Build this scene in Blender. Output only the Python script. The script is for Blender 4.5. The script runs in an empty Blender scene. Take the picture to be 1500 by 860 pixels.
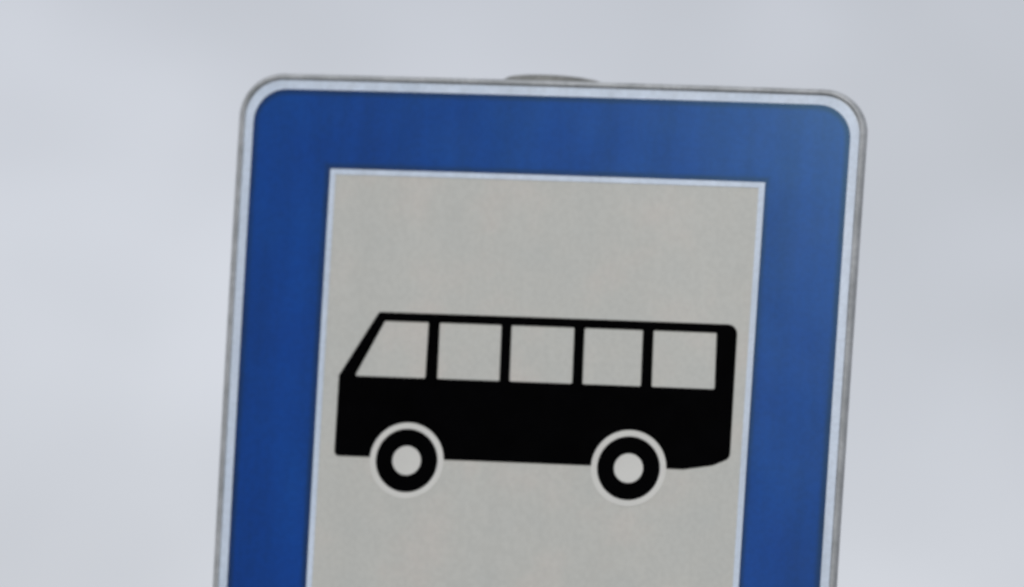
# Bus stop sign on its post, seen from a few metres away with a long lens, under an overcast sky.
import bpy, bmesh, math
from mathutils import Vector, Matrix, geometry

S = bpy.context.scene
C = S.collection

# ------------------------------------------------------------------ dimensions (metres)
HW, HT = 0.200, 0.600            # half width and height of the sign
TOP = 2.30                       # height of its top edge above the ground
BOW_X, BOW_Z = 0.004, 0.005      # the pressed sheet is slightly domed


def bow(x, z):
    """How far the domed sheet stands forward (towards -y) at x and at z below the top edge."""
    u = min(1.2, abs(x) / HW)
    v = min(1.2, abs(z - HT / 2) / (HT / 2))
    return BOW_X * (1 - u * u) + BOW_Z * (1 - v * v) - 0.002


TAPER, TAPER_Z = 0.05, 0.09      # the sheet narrows by a few millimetres towards its foot


def narrow(x, z):
    return x * (1 - TAPER * (z - TAPER_Z))


# ------------------------------------------------------------------ materials
def new_mat(name):
    m = bpy.data.materials.new(name)
    m.use_nodes = True
    nt = m.node_tree
    return m, nt, nt.nodes['Principled BSDF']


def noise(nt, scale, detail=4, rough=0.55, vec=None, stretch=None, shift=(0, 0, 0)):
    n = nt.nodes.new('ShaderNodeTexNoise')
    n.inputs['Scale'].default_value = scale
    n.inputs['Detail'].default_value = detail
    n.inputs['Roughness'].default_value = rough
    tc = nt.nodes.new('ShaderNodeTexCoord')
    src = tc.outputs['Object'] if vec is None else vec
    if stretch:
        mp = nt.nodes.new('ShaderNodeMapping')
        mp.inputs['Scale'].default_value = stretch
        mp.inputs['Location'].default_value = shift
        nt.links.new(src, mp.inputs['Vector'])
        src = mp.outputs['Vector']
    nt.links.new(src, n.inputs['Vector'])
    return n


def ramp(nt, fac, stops):
    r = nt.nodes.new('ShaderNodeValToRGB')
    e = r.color_ramp.elements
    e[0].position, e[0].color = stops[0][0], (*stops[0][1], 1)
    e[1].position, e[1].color = stops[-1][0], (*stops[-1][1], 1)
    for p, c in stops[1:-1]:
        k = e.new(p)
        k.color = (*c, 1)
    nt.links.new(fac, r.inputs['Fac'])
    return r.outputs['Color']


def surface(name, stops, scale, rough, metallic=0.0, bump=0.0, bump_scale=200, detail=4, stretch=None, rough_var=0.08, spec=0.5, streak=0.0, grain=0.0, grain_scale=330):
    m, nt, b = new_mat(name)
    n = noise(nt, scale, detail, stretch=stretch)
    col = ramp(nt, n.outputs['Fac'], stops)
    # faint rain streaks running down, and the fine grain of the sheeting
    for amount, tex in ((streak, dict(scale=60, detail=3, stretch=(1, 1, 0.09))), (grain, dict(scale=grain_scale, detail=2))):
        if amount:
            nn = noise(nt, **tex)
            rr = ramp(nt, nn.outputs['Fac'], [(0.36, (1 - amount,) * 3), (0.64, (1 + amount * 0.5,) * 3)])
            mx = nt.nodes.new('ShaderNodeMix')
            mx.data_type = 'RGBA'
            mx.blend_type = 'MULTIPLY'
            mx.inputs['Factor'].default_value = 1.0
            nt.links.new(col, mx.inputs['A'])
            nt.links.new(rr, mx.inputs['B'])
            col = mx.outputs['Result']
    nt.links.new(col, b.inputs['Base Color'])
    n2 = noise(nt, scale * 2.3, 3, stretch=stretch)
    mr = nt.nodes.new('ShaderNodeMapRange')
    mr.inputs['To Min'].default_value = rough - rough_var
    mr.inputs['To Max'].default_value = rough + rough_var
    nt.links.new(n2.outputs['Fac'], mr.inputs['Value'])
    nt.links.new(mr.outputs['Result'], b.inputs['Roughness'])
    b.inputs['Metallic'].default_value = metallic
    b.inputs['Specular IOR Level'].default_value = spec
    if bump:
        n3 = noise(nt, bump_scale, 3)
        bp = nt.nodes.new('ShaderNodeBump')
        bp.inputs['Strength'].default_value = bump
        bp.inputs['Distance'].default_value = 0.0004
        nt.links.new(n3.outputs['Fac'], bp.inputs['Height'])
        nt.links.new(bp.outputs['Normal'], b.inputs['Normal'])
    return m


M_ALU = surface('dull_aluminium', [(0.3, (0.36, 0.375, 0.38)), (0.7, (0.58, 0.595, 0.60))], 45, 0.5, metallic=0.5, bump=0.2, rough_var=0.12, grain=0.10)
M_WHITE = surface('white_sheeting', [(0.3, (0.56, 0.66, 0.80)), (0.7, (0.64, 0.73, 0.86))], 18, 0.4, streak=0.08, grain=0.07)
M_BLUE = surface('blue_sheeting', [(0.25, (0.0006, 0.036, 0.255)), (0.5, (0.0008, 0.043, 0.275)), (0.75, (0.0015, 0.051, 0.29))], 14, 0.23, bump=0.03, bump_scale=400, spec=0.38, rough_var=0.03, streak=0.14, grain=0.09)


def sharpening_outline(m):
    """Dark image-sharpening outline, put into the colour along the cut edges of the blue film."""
    nt = m.node_tree
    b = nt.nodes['Principled BSDF']

    def mth(op, a, c=None):
        n = nt.nodes.new('ShaderNodeMath')
        n.operation = op
        for k, v in enumerate((a, c)):
            if v is None:
                continue
            if isinstance(v, (int, float)):
                n.inputs[k].default_value = v
            else:
                nt.links.new(v, n.inputs[k])
        return n.outputs[0]

    tc = nt.nodes.new('ShaderNodeTexCoord')
    sp = nt.nodes.new('ShaderNodeSeparateXYZ')
    nt.links.new(tc.outputs['Object'], sp.inputs[0])
    ax = mth('ABSOLUTE', mth('DIVIDE', sp.outputs['X'], mth('ADD', mth('MULTIPLY', sp.outputs['Z'], TAPER), 1 + TAPER * TAPER_Z)))
    az = mth('ABSOLUTE', mth('ADD', sp.outputs['Z'], HT / 2))
    qx, qz = mth('SUBTRACT', ax, 0.1903 - 0.021), mth('SUBTRACT', az, 0.29 - 0.021)
    px, pz = mth('MAXIMUM', qx, 0), mth('MAXIMUM', qz, 0)
    ln = mth('SQRT', mth('ADD', mth('MULTIPLY', px, px), mth('MULTIPLY', pz, pz)))
    d_out = mth('SUBTRACT', mth('ADD', ln, mth('MINIMUM', mth('MAXIMUM', qx, qz), 0)), 0.021)
    iz = mth('ABSOLUTE', mth('ADD', sp.outputs['Z'], 0.29))
    d_in = mth('MAXIMUM', mth('SUBTRACT', ax, 0.1383), mth('SUBTRACT', iz, 0.23))
    dist = mth('MINIMUM', mth('MULTIPLY', d_out, -1), d_in)
    mr = nt.nodes.new('ShaderNodeMapRange')
    mr.interpolation_type = 'SMOOTHSTEP'
    mr.inputs['From Min'].default_value = 0.0012
    mr.inputs['From Max'].default_value = 0.0052
    mr.inputs['To Min'].default_value = 0.85
    mr.inputs['To Max'].default_value = 0.0
    nt.links.new(dist, mr.inputs['Value'])
    n = noise(nt, 35, 4, 0.6)
    amt = mth('MULTIPLY', mr.outputs['Result'], mth('ADD', mth('MULTIPLY', n.outputs['Fac'], 0.9), 0.45))
    amt = mth('MINIMUM', amt, 1.0)
    mx = nt.nodes.new('ShaderNodeMix')
    mx.data_type = 'RGBA'
    old = b.inputs['Base Color'].links[0].from_socket
    nt.links.new(amt, mx.inputs['Factor'])
    nt.links.new(old, mx.inputs['A'])
    mx.inputs['B'].default_value = (0.006, 0.020, 0.075, 1)  # navy of the sharpening outline, painted into the base colour
    nt.links.new(mx.outputs['Result'], b.inputs['Base Color'])
    b.inputs['Specular Tint'].default_value = (0.42, 0.78, 1.0, 1)   # light comes back through the coloured film


sharpening_outline(M_BLUE)
M_HALO = surface('pale_sharpening_halo', [(0.3, (0.64, 0.64, 0.61)), (0.7, (0.70, 0.70, 0.67))], 30, 0.4, spec=0.15)  # light image-sharpening halo, put into the colour of hubs and wheel gaps
M_PANEL = surface('off_white_sheeting', [(0.25, (0.54, 0.552, 0.525)), (0.5, (0.562, 0.566, 0.532)), (0.76, (0.605, 0.575, 0.535))], 22, 0.30, bump=0.03, bump_scale=400, spec=0.15, rough_var=0.03, streak=0.015, grain=0.04)
M_BLACK = surface('black_print', [(0.3, (0.0008, 0.0008, 0.001)), (0.7, (0.0014, 0.0014, 0.0018))], 60, 0.4, spec=0.004)
M_POST = surface('galvanised_steel', [(0.35, (0.30, 0.31, 0.32)), (0.65, (0.42, 0.43, 0.44))], 70, 0.48, metallic=0.7, bump=0.15)
M_CAP = surface('grey_plastic', [(0.3, (0.185, 0.19, 0.18)), (0.7, (0.27, 0.272, 0.255))], 60, 0.7, grain=0.2, grain_scale=140)
M_STEEL = surface('zinc_bolt', [(0.3, (0.35, 0.35, 0.35)), (0.7, (0.5, 0.5, 0.5))], 90, 0.4, metallic=0.8)
M_GROUND = surface('asphalt', [(0.3, (0.035, 0.035, 0.037)), (0.7, (0.075, 0.074, 0.072))], 3, 0.9, bump=0.6, bump_scale=140, detail=8)


# ------------------------------------------------------------------ mesh helpers
def link(name, bm, mat, parent=None, smooth=35):
    bmesh.ops.recalc_face_normals(bm, faces=bm.faces)
    me = bpy.data.meshes.new(name)
    bm.to_mesh(me)
    bm.free()
    me.materials.append(mat)
    for p in me.polygons:
        p.use_smooth = True
    me.set_sharp_from_angle(angle=math.radians(smooth))
    o = bpy.data.objects.new(name, me)
    C.objects.link(o)
    if parent:
        o.parent = parent
    return o


def rounded_rect(x0, x1, z0, z1, r, n=10):
    """Outline in sign coordinates (x right, z down from the top edge)."""
    if r <= 0:
        return [(x0, z0), (x1, z0), (x1, z1), (x0, z1)]
    pts = []
    for cx, cz, a0 in ((x1 - r, z0 + r, -90), (x1 - r, z1 - r, 0), (x0 + r, z1 - r, 90), (x0 + r, z0 + r, 180)):
        for k in range(n + 1):
            a = math.radians(a0 + 90 * k / n)
            pts.append((cx + r * math.cos(a), cz + r * math.sin(a)))
    return pts


def fillet(poly, radii, n=5):
    """Round the corners of a polygon, one radius per corner."""
    out = []
    m = len(poly)
    for i, (p, r) in enumerate(zip(poly, radii)):
        p = Vector(p)
        a, b = Vector(poly[i - 1]), Vector(poly[(i + 1) % m])
        if r <= 0:
            out.append(tuple(p))
            continue
        u, v = (a - p).normalized(), (b - p).normalized()
        half = u.angle(v) / 2
        t = min(r / math.tan(half), 0.45 * (a - p).length, 0.45 * (b - p).length)
        rr = t * math.tan(half)
        cen = p + (u + v).normalized() * (rr / math.sin(half))
        s, e = (p + u * t) - cen, (p + v * t) - cen
        for k in range(n + 1):
            d = s.lerp(e, k / n).normalized() * rr
            out.append(tuple(cen + d))
    return out


def circle(cx, cz, r, n=48):
    return [(cx + r * math.cos(2 * math.pi * k / n), cz + r * math.sin(2 * math.pi * k / n)) for k in range(n)]


def dense(loop, step=0.008):
    out = []
    for i, p in enumerate(loop):
        q = loop[(i + 1) % len(loop)]
        n = max(1, int(math.hypot(q[0] - p[0], q[1] - p[1]) / step))
        out += [(p[0] + (q[0] - p[0]) * k / n, p[1] + (q[1] - p[1]) * k / n) for k in range(n)]
    return out


def inside(x, z, loops):
    c = False
    for lp in loops:
        j = len(lp) - 1
        for i in range(len(lp)):
            if (lp[i][1] > z) != (lp[j][1] > z) and x < (lp[j][0] - lp[i][0]) * (z - lp[i][1]) / (lp[j][1] - lp[i][1]) + lp[i][0]:
                c = not c
            j = i
    return c


def sheet(loops, front, back, step=0.01, fit=narrow):
    """A sheet cut to outline loops (even-odd, so inner loops are holes), its front and back `front`
    and `back` metres in front of the pressed plate, following the plate's slight dome."""
    loops = [dense(lp, step) for lp in loops]
    vs, es = [], []
    for lp in loops:
        s = len(vs)
        vs += [Vector(p) for p in lp]
        es += [(s + k, s + (k + 1) % len(lp)) for k in range(len(lp))]
    nb = len(vs)
    xs, zs = [v.x for v in vs], [v.y for v in vs]
    z = min(zs) + step * 0.51
    while z < max(zs):
        x = min(xs) + step * 0.47
        while x < max(xs):
            if inside(x, z, loops) and min((Vector((x, z)) - v).length_squared for v in vs[:nb]) > (step * 0.45) ** 2:
                vs.append(Vector((x, z)))
            x += step
        z += step
    v2, e2, f2, *_ = geometry.delaunay_2d_cdt(vs, es, [], 0, 1e-7)
    bm = bmesh.new()
    fr = [bm.verts.new((fit(v.x, v.y), -front - bow(v.x, v.y), -v.y)) for v in v2]
    bk = [bm.verts.new((fit(v.x, v.y), -back - bow(v.x, v.y), -v.y)) for v in v2]
    cnt = {}
    for f in f2:
        cx = sum(v2[i].x for i in f) / len(f)
        cz = sum(v2[i].y for i in f) / len(f)
        if not inside(cx, cz, loops):
            continue
        bm.faces.new([fr[i] for i in f])
        bm.faces.new([bk[i] for i in reversed(f)])
        for k in range(len(f)):
            a, b = f[k], f[(k + 1) % len(f)]
            key = (min(a, b), max(a, b))
            cnt[key] = cnt.get(key, 0) + 1
    for (a, b), n in cnt.items():
        if n == 1:
            bm.faces.new([fr[a], fr[b], bk[b], bk[a]])
    bmesh.ops.delete(bm, geom=[v for v in bm.verts if not v.link_faces], context='VERTS')
    return bm


def sweep_rim(profile, r, n=12):
    """A moulded edge: profile points (inset from the outer edge, distance forward) swept round the sign."""
    rings = []
    for inset, fwd in profile:
        lp = rounded_rect(-HW + inset, HW - inset, inset, HT - inset, max(0.002, r - inset), n)
        # the same number of points per side on every ring
        full = []
        for i, p in enumerate(lp):
            q = lp[(i + 1) % len(lp)]
            k = 24 if i % (n + 1) == n else 1
            full += [(p[0] + (q[0] - p[0]) * j / k, p[1] + (q[1] - p[1]) * j / k) for j in range(k)]
        rings.append([(narrow(x, z), -fwd - bow(x, z), -z) for x, z in full])
    bm = bmesh.new()
    vr = [[bm.verts.new(p) for p in ring] for ring in rings]
    m = len(vr[0])
    for a in range(len(vr)):
        b = (a + 1) % len(vr)
        for k in range(m):
            bm.faces.new([vr[a][k], vr[a][(k + 1) % m], vr[b][(k + 1) % m], vr[b][k]])
    return bm


def lathe(profile, cx, cy, n=48, cap=True):
    """profile of (radius, z) turned about the vertical through cx, cy."""
    bm = bmesh.new()
    rings = []
    for r, z in profile:
        if r < 1e-6:
            rings.append([bm.verts.new((cx, cy, z))])
        else:
            rings.append([bm.verts.new((cx + r * math.cos(2 * math.pi * k / n), cy + r * math.sin(2 * math.pi * k / n), z)) for k in range(n)])
    for a, b in zip(rings, rings[1:]):
        for k in range(n):
            q = [a[k % len(a)], a[(k + 1) % len(a)], b[(k + 1) % len(b)], b[k % len(b)]]
            q = list(dict.fromkeys(q))
            if len(q) > 2:
                bm.faces.new(q)
    if cap:
        for ring in (rings[0], rings[-1]):
            if len(ring) > 2:
                bm.faces.new(ring)
    return bm


def box(bm, x0, x1, y0, y1, z0, z1, bevel=0.0):
    g = bmesh.ops.create_cube(bm, size=1.0, matrix=Matrix.Translation(((x0 + x1) / 2, (y0 + y1) / 2, (z0 + z1) / 2)) @ Matrix.Diagonal((x1 - x0, y1 - y0, z1 - z0, 1)))
    if bevel:
        es = list({e for v in g['verts'] for e in v.link_edges})
        bmesh.ops.bevel(bm, geom=es, offset=bevel, segments=2, affect='EDGES', profile=0.5)


# ------------------------------------------------------------------ the setting
def ground():
    bm = bmesh.new()
    bmesh.ops.create_grid(bm, x_segments=40, y_segments=40, size=4000)
    o = link('ground', bm, M_GROUND)
    o['kind'] = 'structure'


ground()

# ------------------------------------------------------------------ the sign
sign = bpy.data.objects.new('bus_stop_sign', None)
C.objects.link(sign)
PX, PY = -0.009, 0.045          # the post stands behind the plate
sign.location = (0, 0, 0)
sign['label'] = 'blue and white bus stop sign with a black bus, bolted to a round grey post'
sign['category'] = 'road sign'


def raise_to_top(o):
    o.location.z = TOP
    return o


# the plate with its rolled edge
plate = raise_to_top(link('sign_plate', sheet([rounded_rect(-HW + 0.003, HW - 0.003, 0.003, HT - 0.003, 0.025)], 0.0, -0.002, 0.02), M_ALU, sign))
rim = raise_to_top(link('rim', sweep_rim([(0.0042, 0.0004), (0.0038, 0.0014), (0.0027, 0.0021), (0.0012, 0.0016), (0.0003, 0.0004), (0.0, -0.002),
                                         (0.0, -0.004), (0.0012, -0.006), (0.0026, -0.004), (0.0032, -0.002)], 0.028), M_ALU, sign))
white = raise_to_top(link('white_border', sheet([rounded_rect(-0.1957, 0.1957, 0.0043, HT - 0.0043, 0.0243), rounded_rect(-0.1897, 0.1897, 0.0106, HT - 0.0106, 0.0205)], 0.0005, 0.0001), M_WHITE, sign))
PB = 0.520                      # bottom edge of the off-white panel
blue = raise_to_top(link('blue_border', sheet([rounded_rect(-0.1903, 0.1903, 0.0100, HT - 0.0100, 0.021), rounded_rect(-0.1378, 0.1388, 0.0603, PB - 0.0002, 0)], 0.0008, 0.0002), M_BLUE, sign))
edge = raise_to_top(link('halo_edging', sheet([rounded_rect(-0.1381, 0.1392, 0.0600, PB, 0), rounded_rect(-0.1346, 0.1355, 0.0634, PB - 0.0028, 0)], 0.0011, 0.0003), M_WHITE, sign))  # light sharpening halo round the panel, added as a pale strip
panel = raise_to_top(link('panel', sheet([rounded_rect(-0.1350, 0.1359, 0.0630, PB - 0.0024, 0)], 0.0007, 0.0001, 0.008), M_PANEL, sign))

# the bus: body with windows and wheel arches cut out of it, then two tyres
W1, W2, WR = (-0.0769, 0.2418), (0.0644, 0.2411), 0.0198


def as_is(x, z):
    return x


def arch(cx, cz, r, zb):
    """Arch of radius r over a wheel, from right foot to left foot at height zb."""
    h = math.asin(max(-1, min(1, (zb - cz) / r)))
    n = 26
    a0, a1 = h, -math.pi - h
    return [(cx + r * math.cos(a0 + (a1 - a0) * k / n), cz + r * math.sin(a0 + (a1 - a0) * k / n)) for k in range(n + 1)]


ZB = 0.2404
AR = 0.0238
body_outline = []
shell = fillet([(-0.1006, 0.1493), (0.1276, 0.1493), (0.1276, 0.2324), (0.1172, 0.2372), (0.0990, ZB), (-0.1238, ZB), (-0.1240, 0.1899)],
               [0.002, 0.006, 0.005, 0.010, 0.010, 0.003, 0.002], 8)
# put the arches into the bottom edge (which runs right to left)
cut = next(i for i in range(len(shell)) if abs(shell[i][1] - ZB) < 1e-5 and abs(shell[(i + 1) % len(shell)][1] - ZB) < 1e-5 and shell[i][0] > 0)
body_outline = shell[:cut + 1] + arch(*W2, AR, ZB) + arch(*W1, AR, ZB) + shell[cut + 1:]
ZT, ZS = 0.1549, 0.1899
windows = [fillet(w, [0.0008] * 4, 3) for w in (
    [(-0.0964, ZT), (-0.0683, ZT), (-0.0683, ZS), (-0.1136, ZS)],
    [(-0.0611, ZT), (-0.0216, ZT), (-0.0208, ZS), (-0.0605, ZS)],
    [(-0.0151, ZT), (0.0248, ZT), (0.0256, ZS), (-0.0143, ZS)],
    [(0.0314, ZT), (0.0683, ZT), (0.0690, ZS), (0.0321, ZS)],
    [(0.0751, ZT), (0.1147, ZT), (0.1155, ZS), (0.0759, ZS)])]
bus = raise_to_top(link('bus_symbol', sheet([body_outline] + windows, 0.0010, 0.0005, 0.006, as_is), M_BLACK, sign))
for cx, cz in (W1, W2):
    w = link('wheel', sheet([circle(cx, cz, WR), circle(cx, cz, 0.0092, 36)], 0.0010, 0.0005, 0.005, as_is), M_BLACK, bus)
    link('hub', sheet([circle(cx, cz, 0.0091, 36)], 0.0010, 0.0006, 0.004, as_is), M_HALO, bus)  # paler than the panel: sharpening halo painted in
    link('wheel_gap', sheet([circle(cx, cz, AR - 0.0001), circle(cx, cz, WR + 0.0001)], 0.00095, 0.0006, 0.005, as_is), M_HALO, bus)  # ring added to carry the pale sharpening halo round the tyre

# the post behind, its cap, and the two clamps that hold the plate
PR = 0.030
post = link('post', lathe([(PR, 0.0), (PR, TOP + 0.004)], PX, PY), M_POST, sign)
ct = TOP + 0.0069
cap = link('post_cap', lathe([(PR + 0.0002, TOP - 0.02), (PR + 0.0035, TOP - 0.02), (PR + 0.0035, ct - 0.0055), (PR + 0.0028, ct - 0.0030), (PR + 0.0005, ct - 0.0012),
                              (PR - 0.006, ct - 0.0003), (PR - 0.020, ct), (0, ct)], PX, PY), M_CAP, post)
for z in (TOP - 0.12, TOP - 0.48):
    c = link('clamp', lathe([(PR + 0.0003, z - 0.015), (PR + 0.003, z - 0.015), (PR + 0.003, z + 0.015), (PR + 0.0003, z + 0.015)], PX, PY, 48, False), M_STEEL, sign)
    for s in (-1, 1):
        bm = bmesh.new()
        box(bm, PX + s * 0.043 - 0.012, PX + s * 0.043 + 0.012, 0.004, 0.008, z - 0.015, z + 0.015, 0.001)
        box(bm, PX + s * 0.033 - 0.002, PX + s * 0.033 + 0.002, 0.008, PY, z - 0.015, z + 0.015, 0.001)
        bm2 = lathe([(0.006, -0.006), (0.006, 0.006)], 0, 0, 6)
        bm2.transform(Matrix.Translation((PX + s * 0.045, 0.011, z)) @ Matrix.Rotation(math.pi / 2, 4, 'X'))
        tmp = bpy.data.meshes.new('bolt_tmp')
        bm2.to_mesh(tmp)
        bm2.free()
        bm.from_mesh(tmp)
        bpy.data.meshes.remove(tmp)
        link('bracket', bm, M_STEEL, c)

# ------------------------------------------------------------------ light: overcast sky, weak broad sun
SUN_EL, SUN_AZ = math.radians(18.5), math.radians(0)   # azimuth measured from -y (behind the camera) towards +x
d = Vector((math.sin(SUN_AZ) * math.cos(SUN_EL), -math.cos(SUN_AZ) * math.cos(SUN_EL), math.sin(SUN_EL)))
sun = bpy.data.lights.new('sun', 'SUN')
sun.energy = 1.3
sun.angle = math.radians(14)
sun.color = (1.0, 0.985, 0.955)
so = bpy.data.objects.new('sun', sun)
so.rotation_euler = (-d).to_track_quat('-Z', 'Y').to_euler()
so.location = d * 30
C.objects.link(so)

world = bpy.data.worlds.new('World')
S.world = world
world.use_nodes = True
nt = world.node_tree
bg = nt.nodes['Background']
bg.inputs['Strength'].default_value = 0.10
sky = nt.nodes.new('ShaderNodeTexSky')
sky.sky_type = 'NISHITA'
sky.sun_disc = False
sky.sun_elevation = SUN_EL
sky.sun_rotation = math.atan2(d.x, d.y)
tc = nt.nodes.new('ShaderNodeTexCoord')
# cloud cover: a nearly closed pale layer with soft thicker and thinner patches
big = noise(nt, 9.0, 3, 0.5, tc.outputs['Generated'], (1, 1, 1.6), (0.6628, -2.0628, -2.7454))
fine = noise(nt, 75.0, 4, 0.55, tc.outputs['Generated'], (1, 1, 1.4))
mixn = nt.nodes.new('ShaderNodeMix')
mixn.inputs['Factor'].default_value = 0.31
nt.links.new(big.outputs['Fac'], mixn.inputs['A'])
nt.links.new(fine.outputs['Fac'], mixn.inputs['B'])
cloud = ramp(nt, mixn.outputs['Result'], [(0.33, (5.05, 5.20, 5.62)), (0.5, (5.85, 6.02, 6.60)), (0.67, (6.85, 7.05, 7.70))])
mix = nt.nodes.new('ShaderNodeMix')
mix.data_type = 'RGBA'
mix.inputs['Factor'].default_value = 0.93
nt.links.new(sky.outputs['Color'], mix.inputs['A'])
nt.links.new(cloud, mix.inputs['B'])
nt.links.new(mix.outputs['Result'], bg.inputs['Color'])

# ------------------------------------------------------------------ camera: long lens, from below and to the right
cam = bpy.data.cameras.new('camera')
cam.sensor_width = 36
cam.lens = 12000 / 1500 * 36
cam.clip_start, cam.clip_end = 0.1, 9000
right = Vector((0.973646782, 0.220308429, 0.058958793))
down = Vector((0.034093368, 0.115012141, -0.992778852))
fwd = Vector((-0.225498526, 0.968626039, 0.104470144))
rot = Matrix((right, -down, -fwd)).transposed()
co = bpy.data.objects.new('camera', cam)
co.matrix_world = Matrix.Translation((1.1326312, -4.9411439, TOP - 0.6671892)) @ rot.to_4x4()
cam.dof.use_dof = True           # focus lies a little short of the sign: the photograph is soft
cam.dof.focus_distance = 4.93
cam.dof.aperture_fstop = 5.0
C.objects.link(co)
S.camera = co

S.view_settings.view_transform = 'Standard'
S.view_settings.look = 'None'
S.view_settings.exposure = 0
S.view_settings.gamma = 1
S.cycles.filter_width = 2.6
S.cycles.use_denoising = True
